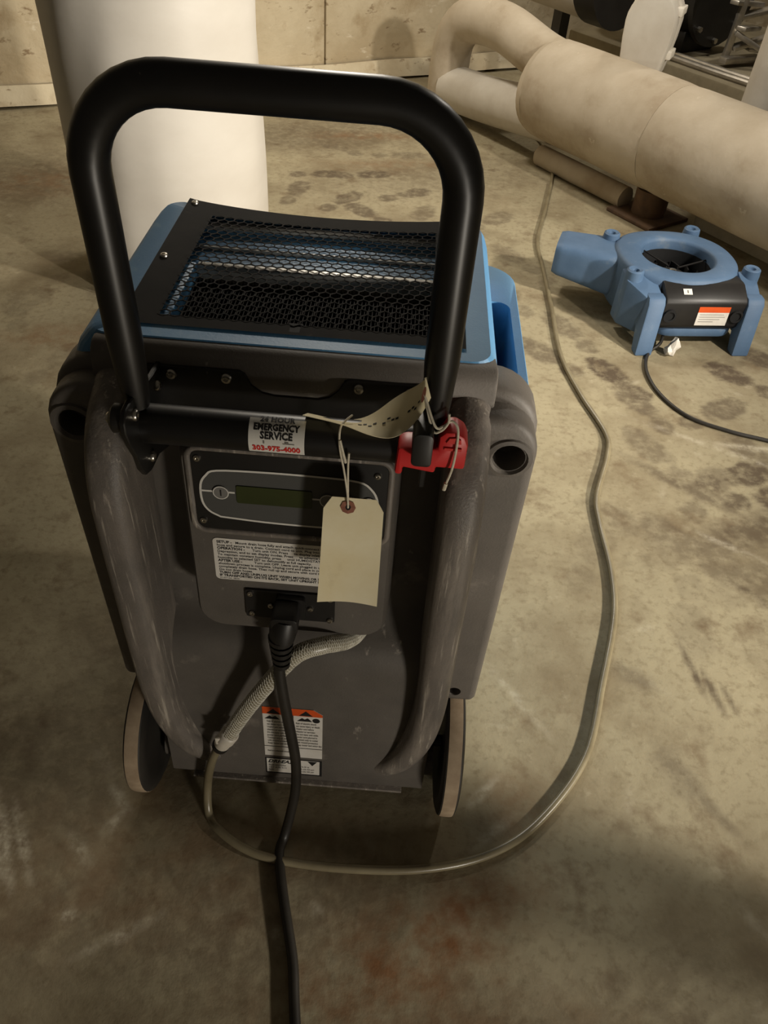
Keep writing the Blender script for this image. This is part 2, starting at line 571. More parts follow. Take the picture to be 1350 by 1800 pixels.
        ell(2, (x0 + x1) / 2, (y0 + y1) / 2, math.atan2(y1 - y0, x1 - x0), ln / 2, max(w, .008), v, .6)
    for k in range(60):
        ell(2, rng.uniform(-.7, 1.2), rng.uniform(.25, 2.4), rng.uniform(0, 3), rng.uniform(.01, .04), .008, rng.uniform(.1, .3), .6)
    for k in range(40):
        shoe(rng.uniform(-2, 2.2), rng.uniform(.3, 4.6), rng.uniform(0, 6), rng.uniform(.1, .3))
    ca = me.color_attributes.new('marks', 'FLOAT_COLOR', 'POINT')
    rgba = np.ones((nx * ny, 4), np.float32)
    for k in range(3): rgba[:, k] = R[k].ravel()
    ca.data.foreach_set('color', rgba.ravel())
    me.materials.append(floor_material())
    o = link('floor', me)
    tag(o, 'dusty stained concrete floor with shoe prints', 'floor', kind='structure')


build_floor()

# ------------------------------------------------------------------ back wall: cast panels above a low footing
WYAW = math.radians(29)
WD = Vector((math.cos(WYAW), math.sin(WYAW), 0)); WN = Vector((-math.sin(WYAW), math.cos(WYAW), 0))


def wall_pt(s, o, z): return tuple(WN * (4.45 + o) + WD * s + Vector((0, 0, z)))


def wbox(s0, s1, o0, o1, z0, z1): return mapped(box(s0, s1, o0, o1, z0, z1), wall_pt)


wb = make('wall_back', wbox(-4.2, 6.2, .02, .2, 0, 3.2), M['wall'])
tag(wb, 'bare cast concrete wall behind the column', 'wall', kind='structure')
joints = [-4.2, -2.4, -.35, 1.86, 3.9, 6.2]
for a, b in zip(joints[:-1], joints[1:]):
    make('wall_panel', wbox(a + .003, b - .003, -.004, .06, .07, 3.2), M['wall'], wb, bevel=.010)
make('footing', mapped(sheet(160, 5, lambda u, v: (-4.2 + 10.4 * u, -.012 + .004 * math.sin(u * 60) * math.sin(u * 23) - .02 * v, .085 * (1 - v) - .0 + .003 * math.sin(u * 91 + 2)), .06), wall_pt), M['wall'], wb)

# ------------------------------------------------------------------ column wrapped in white plastic
CC = (-.773, 2.503)


def column():
    root = empty('wrapped_column', (CC[0], CC[1], 0), 'round column wrapped in white plastic sheeting', 'column')

    def f(u, v):
        a = 2 * math.pi * u; z = 3.2 * v
        w = .004 * math.sin(3 * a + 2.1 * z) * math.sin(5 * z + a) + .0035 * math.sin(9 * a - 7 * z + 2 * math.sin(3 * z)) * max(0, math.sin(2 * z + 3 * a))
        if z < .06: w += (.06 - z) * (.12 + .1 * math.sin(23 * a) * math.sin(7 * a))
        r = .299 + w
        return (CC[0] + r * math.cos(a), CC[1] + r * math.sin(a), z)
    make('plastic_wrap', grid(120, 160, f), M['plastic'], root, ang=80)
    # taped seam round the foot
    def tb(u, v):
        a = 2 * math.pi * u
        return (CC[0] + .307 * math.cos(a), CC[1] + .307 * math.sin(a), .05 + .012 * math.sin(a * 2) + .045 * v)
    make('tape_band', grid(80, 3, tb), M['plastic'], root, ang=80)
    return root


column()

# ------------------------------------------------------------------ big insulated pipe, its bends and what stands behind it
PN = Vector((.804, .595, 0)); PD = Vector((-.595, .804, 0))


def pp(o, t, z): return PN * o + PD * t + Vector((0, 0, z))


def lumpy_tube(P, r, n, amp, seed):
    V, F = tube(P, r, n)
    V = [Vector(v) for v in V]
    m = len(P)
    out = []
    for i in range(m):
        for k in range(n):
            v = V[i * n + k]; c = Vector(P[i]); d = v - c
            a = 2 * math.pi * k / n; t = i * .06
            s = 1 + amp * (math.sin(3 * a + 5 * t + seed) * math.sin(2.3 * t + seed) + .6 * math.sin(7 * a - 9 * t + seed * 2) * math.sin(4 * t + a))
            out.append(tuple(c + d * s))
    return out, F


def pipe():
    b = pp(2.76, 1.5, 0)
    root = empty('insulated_pipe', b, 'fat canvas-wrapped pipe running low along the floor to a bend', 'pipe')
    cuts = [-.2, 1.22, 2.02, 2.72]
    for a, e in zip(cuts[:-1], cuts[1:]):
        n = max(4, int((e - a) / .05))
        P = [pp(2.76, a + .0006 + (e - a - .0012) * i / n, .30) for i in range(n + 1)]
        rr = [.2 - (.0025 if i in (0, n) else 0) for i in range(n + 1)]
        o = make('pipe_jacket', lumpy_tube(P, rr, 40, .007, a * 3), M['jacket'], root, ang=60)
    # end of the wide jacket, then the bend over and down, and the low branch
    make('end_cap', tube([pp(2.76, 2.715, .30), pp(2.76, 2.75, .30), pp(2.76, 2.775, .30), pp(2.76, 2.785, .30)], [.198, .19, .16, .09], 36), M['jacket'], root, ang=70)
    make('upper_bend', lumpy_tube(spline([pp(2.76, 2.50, .385), pp(2.76, 2.8, .405), pp(2.76, 3.10, .46), pp(2.76, 3.34, .44), pp(2.76, 3.45, .35), pp(2.76, 3.48, .2), pp(2.76, 3.48, 0)], 6), .100, 28, .008, 2.), M['jacket'], root, ang=70)
    make('lower_branch', lumpy_tube(spline([pp(2.76, 2.65, .19), pp(2.76, 3.0, .155), pp(2.76, 3.2, .135), pp(2.76, 3.44, .12)], 6), .105, 28, .006, 4.), M['jacketwhite'], root, ang=70)
    # pedestal
    p = make('pedestal', prism(circle(*pp(2.74, 2.02, 0)[:2], .07, 16), 'z', 0.012, .115), M['rust'], root)
    c = pp(2.74, 2.02, 0)
    make('pedestal_plate', mapped(box(-.12, .12, -.12, .12, 0, .015), lambda x, y, z: tuple(pp(2.74 + x, 2.02 + y, z))), M['rust'], root, bevel=.003)
    return root


pipe()
# upright stub on top of the pipe
sx, sy, sz = pp(2.86, 2.35, .44)
sr = math.radians(-24)
so = [(.0 + x, z) for x, z in ([(-.075, 0), (.075, 0), (.085, .05), (.095, .13)] + [(.098 * math.cos(a), .19 + .11 * math.sin(a)) for a in np.linspace(0, math.pi, 14)] + [(-.095, .13), (-.085, .05)])]
st = empty('pipe_stub', (sx, sy, sz), 'white rounded upright stub standing on top of the fat pipe', 'pipe stub')
rot = lambda x, y, z: (sx + x * math.cos(sr) - y * math.sin(sr), sy + x * math.sin(sr) + y * math.cos(sr), sz + z)
make('stub_body', mapped(prism(so, 'y', -.05, .06), rot), M['jacketwhite'], st, bevel=.012)
make('stub_rim', mapped(prism([(p[0] * 1.05, p[1] * 1.02 + .01) for p in so], 'y', .03, .085), rot), M['jacketwhite'], st, bevel=.008)
for zz in (.07, .22):
    make('strap', mapped(prism([(.07, zz), (.106, zz), (.106, zz + .03), (.07, zz + .03)], 'y', .0, .09), rot), M['fitting'], st, bevel=.004)

# low concrete curb under the pipe
make_c = make('concrete_curb', mapped(box(2.84, 3.0, -.3, 1.86, 0, .06), lambda x, y, z: tuple(pp(x, y, z))), M['concrete'], bevel=.006)
tag(make_c, 'low concrete curb on the floor under the fat pipe', 'curb')
make_c2 = make('fallen_lagging', lumpy_tube([pp(2.70, 2.12 + .06 * i, .045) for i in range(10)], .045, 16, .03, 1.), M['jacket'])
tag(make_c2, 'short pale roll of lagging lying under the pipe beside its pedestal', 'lagging')

# plinth and machinery behind
pl = make('equipment_plinth', mapped(box(3.64, 4.9, -.4, 3.55, 0, .30), lambda x, y, z: tuple(pp(x, y, z))), M['concrete'], bevel=.012)
tag(pl, 'long raised concrete plinth behind the fat pipe', 'plinth')
gp = empty('grey_pipe', pp(3.3, 3.2, .45), 'smooth pale grey pipe end above the fat pipe by the wall', 'pipe')
make('pipe_shell', tube([pp(3.3, 3.62, .64), pp(3.3, 3.60, .64), pp(3.3, 3.54, .64), pp(3.3, 3.06, .64)], [.03, .12, .18, .185], 36), M['jacketwhite'], gp, ang=60)
make('pipe_collar', tube([pp(3.3, 3.06, .64), pp(3.3, 2.92, .64)], .195, 36), M['black'], gp, ang=60)
make('pipe_leg', mapped(box(3.27, 3.33, 3.26, 3.32, 0, .48), lambda x, y, z: tuple(pp(x, y, z))), M['darkmetal'], gp)
pu = empty('pump_housing', pp(3.95, 3.1, .30), 'black pump housing standing on the plinth behind the white stub', 'pump')
make('casing', lathe([(.06, -.26), (.18, -.24), (.22, -.16), (.22, .10), (.18, .18), (.1, .22)], pp(3.98, 3.12, .58), PD, 28), M['darkmetal'], pu, ang=40)
make('foot', mapped(box(3.86, 4.12, 2.94, 3.3, .30, .40), lambda x, y, z: tuple(pp(x, y, z))), M['darkmetal'], pu, bevel=.01)
make('flange', lathe([(.24, 0), (.24, .03), (.18, .03)], pp(3.98, 2.88, .58), -PD, 28), M['darkmetal'], pu, ang=40)
for k in range(8):
    a = 2 * math.pi * k / 8
    u = Vector((0, 0, 1)) * math.sin(a) * .21 + PN * math.cos(a) * .21
    make('bolt', lathe([(.014, 0), (.014, .018)], pp(3.98, 2.85, .58) + u, -PD, 6), M['steel'], pu, ang=20)
ft = empty('metal_duct', pp(4.0, 2.6, .30), 'bright sheet-metal duct pieces heaped on the plinth at the right edge', 'duct')
for k, (o, t, z, w, l, h, ry, rz) in enumerate([(3.98, 2.66, .33, .24, .05, .03, .0, .5), (4.02, 2.66, .40, .20, .06, .02, -.25, .3), (4.0, 2.68, .46, .22, .05, .02, .1, .9),
                                                (3.94, 2.62, .42, .16, .05, .02, .4, -.2), (4.06, 2.70, .52, .22, .06, .02, -.15, .4), (3.98, 2.72, .56, .24, .05, .02, .1, .7), (4.05, 2.6, .60, .2, .05, .02, .25, .1),
                                                (4.12, 2.64, .36, .2, .08, .015, .1, .2), (3.92, 2.70, .50, .03, .03, .36, .05, .2), (4.10, 2.60, .50, .03, .03, .36, -.05, .2)]):
    c = pp(o, t, z)
    mm = Matrix.Rotation(rz, 3, 'Z') @ Matrix.Rotation(ry, 3, 'Y')
    make('sheet_strip', mapped(box(-w / 2, w / 2, -l / 2, l / 2, -h / 2, h / 2), lambda x, y, z_: tuple(c + mm @ Vector((x, y, z_)))), M['foil'], ft, bevel=.004)
for k, (o, z) in enumerate([(3.70, .3145), (3.76, .3145)]):
    t_ = make('steel_conduit', tube(spline([pp(o, 2.95, z), pp(o, 2.6, z), pp(o + .01, 2.2, z), pp(o, 1.0, z)], 6), .014, 10), M['foil'])
    tag(t_, 'thin steel conduit on the plinth edge, ' + ('nearer the fat pipe' if k == 0 else 'farther from the fat pipe'), 'conduit', 'conduits on the plinth')
vp = empty('standing_pipe', pp(3.22, 2.02, 0), 'pale upright pipe at the top right corner of the view', 'pipe')
make('pipe_shell', tube([pp(3.22, 1.98, 0), pp(3.22, 1.98, 1.6)], .085, 28), M['jacketwhite'], vp, ang=60)
make('base_ring', tube([pp(3.22, 1.98, 0), pp(3.22, 1.98, .03)], .12, 28), M['rust'], vp, ang=60)

po = make('shadow_post_1', join(tube([(1.22, .315, 0), (1.22, .315, 2.6)], .056, 24), box(1.12, 1.32, .225, .425, 0, .012)), M['rust'], ang=50)  # unseen post, added only to cast the soft shadow band on the floor
tag(po, 'slim steel post added out of view at the right to cast a floor shadow', 'post', kind='structure')

# ------------------------------------------------------------------ dehumidifier
CX = -.11
root = empty('dehumidifier', (CX, .88, 0), 'tall blue and grey portable dehumidifier on wheels with black handle', 'dehumidifier')
OFF = (CX, 0, 0)


def part(name, VF, mat, parent=None, **k): return make(name, VF, M[mat], parent or root, off=OFF, **k)


def mir(P, s): return [(s * x, z) for x, z in P]


# blue shell: lower body, ledges with grip pockets, top deck
part('blue_body', box(-.262, .262, .735, 1.125, .10, .60), 'blue', bevel=.03, seg=4)
for s in (-1, 1):
    o = rrect(.205, .277, .715, 1.125, (.004, .02, .058, .01), 7)
    i = rrect(.222, .264, .795, 1.005, (.006, .006, .02, .02), 7)
    n = len(o)
    V, F = [], []
    lev = [(o, .56), (o, .748), ([(p[0] * .995 + .001, p[1] * .997 + .0027) for p in o], .757), ([(q[0] + (p[0] - q[0]) * .85, q[1] + (p[1] - q[1]) * .85) for p, q in zip(o, i)], .760), (i, .760), ([(.243 + (p[0] - .243) * .97, .9 + (p[1] - .9) * .985) for p in i], .752),
           ([(.243 + (p[0] - .243) * .94, .9 + (p[1] - .9) * .95) for p in i], .625)]
    for ring, z in lev: V += [(s * p[0], p[1], z) for p in ring]
    for a in range(len(lev) - 1):
        for k in range(n): F.append((a * n + k, a * n + (k + 1) % n, (a + 1) * n + (k + 1) % n, (a + 1) * n + k))
    F.append(list(range((len(lev) - 1) * n, len(lev) * n))); F.append(list(range(n))[::-1])
    part('side_grip', (V, F), 'blue', ang=40)
# deck ring
def ring(o, i, levels_o, levels_i, zc):
    n = len(o)
    V = []; F = []
    R_ = [([(p[0] * s, yc + (p[1] - yc) * t) for p in o], z) for (s, t, z) in levels_o] + [([(p[0] * s, yc + (p[1] - yc) * t) for p in i], z) for (s, t, z) in levels_i]
    for rg, z in R_: V += [(p[0], p[1], z) for p in rg]
    for a in range(len(R_) - 1):
        for k in range(n): F.append((a * n + k, a * n + (k + 1) % n, (a + 1) * n + (k + 1) % n, (a + 1) * n + k))
    return V, F


PX0, PX1, PY0, PY1 = -.201, .186, .7405, 1.079


def zplate(x, y):
    u = min(1, max(0, (x - PX0) / (PX1 - PX0))); v = min(1, max(0, (y - PY0) / (PY1 - PY0)))
    return .8425 - .013 * (math.sin(math.pi * u) ** .7) * v ** 2


yc = .897
do = densify(rrect(-.231, .217, .7178, 1.070, .022, 5)); di = densify(rrect(-.190, .170, .758, 1.052, .012, 5))
DV, DF = ring(do, di, [(1.075, 1.0, .66), (1.065, 1.0, .78), (1.035, 1.0, .818), (1.008, 1.0, .833), (.985, .992, .840)], [(1.0, 1.0, .840), (1., 1., .70)], 0)
DV = [(x - (min(1, max(0, (.838 - z) / .045)) * .018 if x < -.205 else 0), y, min(z, zplate(x, y) - .0025) if y > 1.0 else z) for x, y, z in DV]
part('top_deck', (DV, DF), 'blue', ang=50)
part('well_floor', box(-.20, .20, .74, 1.07, .68, .705), 'void', smooth=False)
# inside the well: blue baffles, coil fins, light strips
part('baffle', prism([(.912, .70), (1.05, .70), (1.05, .826), (1.03, .822), (1.025, .816), (.985, .819), (.978, .817), (.926, .824), (.918, .820)], 'x', -.188, .168), 'blue', bevel=.003)
part('baffle', box(-.188, -.152, .762, .908, .70, .834), 'blue', bevel=.003)
part('strip', box(-.150, .165, .898, .9085, .77, .8345), 'alu', bevel=.001)
part('strip', box(-.186, .168, 1.030, 1.046, .80, .8265), 'alu', bevel=.001)
part('strip', box(-.186, .168, .974, .979, .790, .8225), 'alu', bevel=.001)
fv = [box(-.150 + .0048 * k, -.150 + .0048 * k + .0011, .765, .895, .72, .818) for k in range(66)]
fo = part('coil_fins', join(*fv), 'fin', smooth=False)
fo['kind'] = 'stuff'
for yy in (.80, .86):
    part('coil_tube', tube([(-.152, yy, .77), (.168, yy, .77)], .006, 10), 'alu')

# perforated top plate (real hexagonal holes); it sags a little towards its back edge
hp = .0134; hy = hp * .866
V, F = [], []
hx0, hx1, hy0, hy1 = -.156, .152, .766, 1.040
nj = int((hy1 - hy0) / hy) + 1; ni = int((hx1 - hx0) / hp) + 1
ro = hp / math.sqrt(3); ri = ro * .89
for j in range(nj):
    for i in range(ni):
        cx_ = hx0 + (i + (.5 if j % 2 else 0)) * hp; cy_ = hy0 + j * hy
        b = len(V)
        for rr, dz in ((ro, 0), (ri, 0), (ri, -.0011)):
            for k in range(6):
                a = math.pi / 6 + k * math.pi / 3
                x_, y_ = cx_ + rr * math.cos(a), cy_ + rr * math.sin(a)
                V.append((x_, y_, zplate(x_, y_) + dz))
        for k in range(6):
            q = (k + 1) % 6
            F.append((b + k, b + q, b + 6 + q, b + 6 + k)); F.append((b + 6 + k, b + 6 + q, b + 12 + q, b + 12 + k))
gp_ = part('perforated_plate', (V, F), 'grille', smooth=False, recalc=False)
# solid margin of the plate
gx0, gx1, gy0, gy1 = hx0 - .004, hx0 + ni * hp - .002, hy0 - .004, hy0 + (nj - 1) * hy + .004
def strip(x0, x1, y0, y1, nx_, ny_):
    return grid(nx_, ny_, lambda u, v: (x0 + (x1 - x0) * u, y0 + (y1 - y0) * v, zplate(x0 + (x1 - x0) * u, y0 + (y1 - y0) * v) - .0004))
mg = join(strip(PX0, -.012, PY0, gy0, 14, 4), strip(.0, PX1, PY0, gy0, 14, 4), strip(-.012, .0, PY0, PY0 + .006, 2, 2), strip(PX0, PX1, gy1, PY1, 30, 6), strip(PX0, gx0, gy0, gy1, 5, 20), strip(gx1, PX1, gy0, gy1, 5, 20))
bm_v, bm_f = mg
part('plate_margin', (bm_v, bm_f), 'grille', gp_, recalc=False, ang=80)
part('slot_shade', box(-.014, .002, .744, .766, .8402, .8414), 'void', gp_, smooth=False)  # thin dark insert: the slot's shade is put into its colour


# shared screws
def screw_mesh(r, axis):
    VF = lathe([(r, 0), (r, r * .35), (r * .8, r * .6), (r * .42, r * .66), (r * .40, r * .3), (r * .05, r * .28)], (0, 0, 0), axis, 14)
    me = bpy.data.meshes.new('screw')
    me.from_pydata(*[VF[0], [], VF[1]])
    me.polygons.foreach_set('use_smooth', [True] * len(me.polygons)); me.set_sharp_from_angle(angle=math.radians(40))
    me.materials.append(M['steel'])
    return me


SB = screw_mesh(.0062, (0, -1, 0)); SS = screw_mesh(.0042, (0, -1, 0)); SU = screw_mesh(.005, (0, 0, 1)); SX = screw_mesh(.0062, (1, 0, 0)); SXN = screw_mesh(.0062, (-1, 0, 0))


def screw(me, p, parent, name='screw'): return link(name, me, parent, (p[0] + CX, p[1], p[2]))


for x_, y_ in ((-.191, .752), (.174, .752), (-.191, .90), (-.191, 1.066), (.174, .90), (.174, 1.066)):
    screw(SU, (x_, y_, zplate(x_, y_)), gp_)

# grey back shell -------------------------------------------------
prof = [(.735, .822), (.722, .826), (.711, .824), (.702, .816), (.698, .802), (.698, .775), (.706, .765), (.708, .70), (.708, .475), (.706, .455), (.701, .438), (.693, .424), (.682, .412), (.669, .402), (.657, .392), (.648, .380), (.642, .366), (.639, .352), (.637, .34), (.630, .22), (.622, .10), (.618, .055), (.622, .045), (.74, .045), (.74, .822)]
gs = part('grey_back_shell', prism(prof, 'x', -.212, .212), 'grey', ang=60)
part('top_cap', prism([(.745, .832), (.7172, .8385), (.7085, .8375), (.700, .832), (.695, .822), (.6925, .806), (.692, .742), (.700, .735), (.745, .735)], 'x', -.2215, .2215), 'grey', bevel=.004, seg=2)
# corner flanges in two layers with bolt holes
for s in (-1, 1):
    f1 = rrect(.185, .2775, .245, .800, (0, .012, .052, .02), 7)
    o = part('corner_flange', prism(mir(f1, s), 'y', .672, .725), 'grey', bevel=.011, seg=3)
    cut(o, prism([(CX + p[0], p[1]) for p in circle(s * .2575 * 0 + s * .2455, .748, .0185, 20)], 'y', .60, .715),
        prism([(CX + p[0], p[1]) for p in circle(s * .2415, .272, .0105, 16)], 'y', .60, .700))
    part('hole_lip', lathe([(.0195, .0), (.0215, .004), (.0265, .003), (.028, -.003)], (s * .2455, .672, .748), (0, -1, 0), 24, False), 'grey', o)
    f2 = rrect(.185, .279, .40, .815, (0, .012, .060, .02), 7)
    part('shoulder', prism(mir(f2, s), 'y', .706, .765), 'grey', bevel=.012, seg=3)
# skid rails
for s in (-1, 1):
    P = spline([(s * .197, .735, .800), (s * .196, .690, .790), (s * .1955, .650, .772), (s * .1955, .626, .742), (s * .1965, .614, .70), (s * .1975, .611, .64), (s * .1985, .61, .54), (s * .200, .61, .42), (s * .2005, .611, .32), (s * .194, .615, .23), (s * .176, .622, .155), (s * .150, .632, .105), (s * .125, .645, .085)], 6)
    sec = [(x, z) for x, z in rrect(-.024, .024, -.085, .020, (.004, .004, .019, .019), 5)]
    part('skid_rail', tube(P, lambda t: 1.0 - .12 * t, sec=sec, up=(0, -1, 0)), 'rail', ang=50)
# inner recess side walls
# control housing: sloped face
def face_y(z): return .652 - (.745 - z) * .075


def housing(x0, x1, z0, z1, r, y_in, bevel):
    o_ = rrect(x0, x1, z0, z1, r, 6)
    n = len(o_)
    cxm, czm = (x0 + x1) / 2, (z0 + z1) / 2
    V = []; F = []
    for (sc, dy) in ((1.03, None), (1.0, .016), (.985, .006), (.955, .0)):
        for p in o_:
            x = cxm + (p[0] - cxm) * sc; z = czm + (p[1] - czm) * (1 - (1 - sc) * (x1 - x0) / (z1 - z0))
            V.append((x, y_in if dy is None else face_y(z) + dy, z))
    for a in range(3):
        for k in range(n): F.append((a * n + k, a * n + (k + 1) % n, (a + 1) * n + (k + 1) % n, (a + 1) * n + k))
    F.append(list(range(3 * n, 4 * n))); F.append(list(range(n))[::-1])
    return V, F


ch = part('control_housing', housing(-.128, .125, .448, .752, (.034, .030, .022, .022), .712, .01), 'grey', ang=50)
FS = lambda d: (lambda x, z: (x, face_y(z) - d, z))


def on_face(VF2, d=.0004): return mapped(VF2, FS(d))


def slab(P, d0, d1):
    n = len(P)
    V = [FS(d0)(*p) for p in P] + [FS(d1)(*p) for p in P]
    F = [list(range(n)), list(range(2 * n - 1, n - 1, -1))] + [(i, (i + 1) % n, n + (i + 1) % n, n + i) for i in range(n)]
    return V, F


def wireloop(P, w, d):
    """closed line of width w"""
    n = len(P); V = []; F = []
    for i in range(n):
        a, b_ = Vector((*P[i - 1], 0)), Vector((*P[(i + 1) % n], 0))
        t = (b_ - a).normalized(); nn = Vector((-t.y, t.x, 0))
        for s in (-w / 2, w / 2): V.append((P[i][0] + nn.x * s, P[i][1] + nn.y * s))
    for i in range(n):
        j = (i + 1) % n
        F.append((2 * i, 2 * j, 2 * j + 1, 2 * i + 1))
    return on_face((V, F), d)


bz = [FS(.0005)(*p) for p in densify(rrect(-.1155, .1155, .624, .7455, .014, 5), 2)]
part('panel_bezel', tube(bz + [bz[0]], .0042, 8, cap=False, up=(0, -1, 0)), 'rail', ch, ang=60)
cp = part('control_panel', slab(rrect(-.112, .112, .628, .742, .012, 5), .0006, .0022), 'black', ang=40)
ov = [(-.083, .648), (-.03, .6445), (.03, .6435), (.078, .645), (.094, .653), (.1015, .668), (.1015, .690), (.094, .706), (.078, .716), (.03, .7185), (-.03, .7185), (-.083, .716), (-.096, .708), (-.103, .694), (-.103, .670), (-.096, .656)]
ov = [(p.x, p.y) for p in spline([(*p, 0) for p in ov + [ov[0]]], 4)[:-1]]
part('overlay', on_face(poly2d(ov), .0026), 'panel', cp, smooth=False, recalc=False)
part('outline', wireloop(ov, .0026, .0030), 'white', cp, smooth=False, recalc=False)
part('lcd_display', slab(rrect(-.062, .026, .672, .697, .002, 2), .0026, .0040), 'lcd', cp, smooth=False)
for la, lb in ((-.103, -.064), (.026, .09)):
    part('link_line', on_face(rect2d(la, lb, .6845, .6870), .0030), 'white', cp, smooth=False, recalc=False)
for bx_, ch_ in ((-.080, 'I'), (.044, ''), (.069, ''), (.092, '')):
    bt = part('button', slab(circle(bx_, .6855, .0092, 18), .0026, .0042), 'button', cp, ang=30)
    part('button_ring', wireloop(circle(bx_, .6855, .0088, 18), .0012, .0046), 'white', cp, smooth=False, recalc=False)
    if ch_: part('lettering', on_face(rect2d(bx_ - .0008, bx_ + .0008, .681, .690), .0047), 'ink', cp, smooth=False, recalc=False)
for x_, z_ in ((-.104, .731), (.100, .726), (-.104, .640), (.104, .640)):
    screw(SS, (x_, face_y(z_) - .002, z_), cp)

# instruction label with its lines of print
il = part('instruction_label', slab(rrect(-.097, .085, .541, .611, .006, 4), .0003, .0008), 'paperlabel', smooth=False)
LN = ['Mount drain hose fully and attach quick-connect hose fitting to drain', 'hose and secure to a drain. Connect cord to unit. Plug into grounded outlet.',
      '     Turn unit ON. Press     to display inlet/outlet temp', 'Depression, and to set display modes. Press     to advance or clear.',
      'To maintain constant humidity, press     until HUMIDISTAT appears.', 'humidity to selected SET to dehumidify at full capacity.',
      '      Turn unit OFF. Leave unit plugged in until drain', 'shutdown process is complete. Unplug cord and place in cord wrap', 'completely drain hose. Then roll up and secure with cord to the unit.', 'Do not drain hoses.']
tx = []
yy = .6035
for k, l in enumerate(LN):
    x_ = -.092
    if k in (0, 2, 6):
        h = {0: 'SETUP -', 2: 'OPERATION -', 6: 'AFTER USE -'}[k]
        tx.append(text2d(h, .0056, x_, yy, bold=.00022)); x_ += len(h) * .0033
    tx.append(text2d(l, .0053, x_, yy, bold=.00012)); yy -= .0052
for l in ('TURN OFF AND UNPLUG UNIT WHEN MOVING OR SERVICING. TIP', 'IF TRANSPORTED ON ITS BACK, SET UNIT UPRIGHT FOR 5 HOURS'):
    tx.append(text2d(l, .0053, -.092, yy, bold=.00022)); yy -= .0050
tx.append(text2d('07-00716A  08/05', .0034, -.092, yy + .001))
tx = join(*tx)
tx = ([v if v[0] < .081 else (.081, v[1]) for v in tx[0]], tx[1])
part('lettering', on_face(tx, .0010), 'ink', il, smooth=False, recalc=False)

# power inlet
ip = part('inlet_plate', slab(rrect(-.061, .056, .478, .528, .003, 2), .0003, .0035), 'black', ang=30)
for x_, z_ in ((-.054, .521), (-.053, .485), (.050, .482), (.050, .522), (-.028, .502), (.024, .501)):
    screw(SS, (x_, face_y(z_) - .0035, z_), ip)
part('socket', slab(rrect(-.020, .018, .488, .524, .004, 3), .0035, .011), 'black', ip, ang=30)

# warning label and rating label on the lower panel
def low_y(z):
    a = [(.34, .637), (.22, .630), (.10, .622), (.055, .618)]
    for (z1, y1), (z0, y0) in zip(a[:-1], a[1:]):
        if z >= z0: return y0 + (y1 - y0) * (z - z0) / (z1 - z0)
    return .618


def low(d): return lambda x, z: (x, low_y(z) - d, z)


def lowflat(name, VF2, d, mat, parent): return part(name, mapped(VF2, low(d)), mat, parent, smooth=False, recalc=False)


def lowslab(P, d0, d1):
    n = len(P)
    V = [low(d0)(*p) for p in P] + [low(d1)(*p) for p in P]
    return V, [list(range(n)), list(range(2 * n - 1, n - 1, -1))] + [(i, (i + 1) % n, n + (i + 1) % n, n + i) for i in range(n)]


wx0, wx1 = -.053, .041
wl = part('warning_label', lowslab([(wx0, .118), (wx1, .118), (wx1, .240), (wx1 - .014, .252), (wx0, .252)], .0004, .0009), 'paperlabel', smooth=False)
lowflat('orange_header', poly2d([(wx0, .234), (wx1, .234), (wx1, .240), (wx1 - .014, .252), (wx0, .252)]), .0012, 'orange', wl)
xm = (wx0 + wx1) / 2 + .001
lines = [rect2d(wx0, wx1, .145, .1462), rect2d(xm - .0005, xm + .0005, .118, .234)]
for x_ in (wx0 + .017, xm + .020):
    lines.append(poly2d([(x_ - .011, .2355), (x_ + .011, .2355), (x_, .248)]))
    lines.append(poly2d([(x_ - .014, .221), (x_ - .006, .2295), (x_ - .002, .226), (x_ + .003, .230), (x_ + .010, .221)]))
lines.append(poly2d(circle(xm + .036, .2245, .006, 12)))
lowflat('pictogram', join(*lines), .0014, 'ink', wl)
cp_t = []
WT = ['Risk of electric shock', 'can cause injury or death', 'Unplug unit before', 'cleaning or servicing', 'Do not open unit while', 'power cord plugged in', 'Connect only to outlet', 'with ground protection', 'Keep motor and wiring dry']
for k, l in enumerate(WT):
    for x_ in (wx0 + .006, xm + .004):
        cp_t.append(text2d(l, .0062, x_, .2125 - .0075 * k, sx=.6, bold=.0002))
cp_t.append(text2d('Read and understand manual', .005, wx0 + .005, .131, sx=.6, bold=.0002))
lowflat('lettering', join(*cp_t), .0014, 'greyink', wl)
rl = part('rating_label', lowslab([(wx0, .066), (wx1, .066), (wx1, .110), (wx0, .110)], .0004, .0009), 'ink', smooth=False)
lowflat('paper_face', rect2d(wx0 + .002, wx1 - .004, .070, .109), .0012, 'paperlabel', rl)
lowflat('brand_lettering', text2d('DRI-EAZ', .0125, wx0 + .004, .0975, shear=.35, bold=.0005, sx=.9), .0014, 'ink', rl)
lowflat('approval_mark', poly2d([(wx1 - .024, .108), (wx1 - .008, .108), (wx1 - .016, .0955)]), .0014, 'ink', rl)
r2 = [text2d(l, .006, x_, z_, sx=.62, bold=.0002) for l, x_, z_ in (('Model dehumidifier', wx0 + .005, .089), ('115 V  60 Hz  8.3 A', wx0 + .005, .082), ('Serial', wx0 + .005, .075), ('R410a 26 oz', xm + .006, .089), ('High side 450 psig', xm + .006, .082), ('Low side 200 psig', xm + .006, .075))]
lowflat('lettering', join(*r2), .0014, 'greyink', rl)

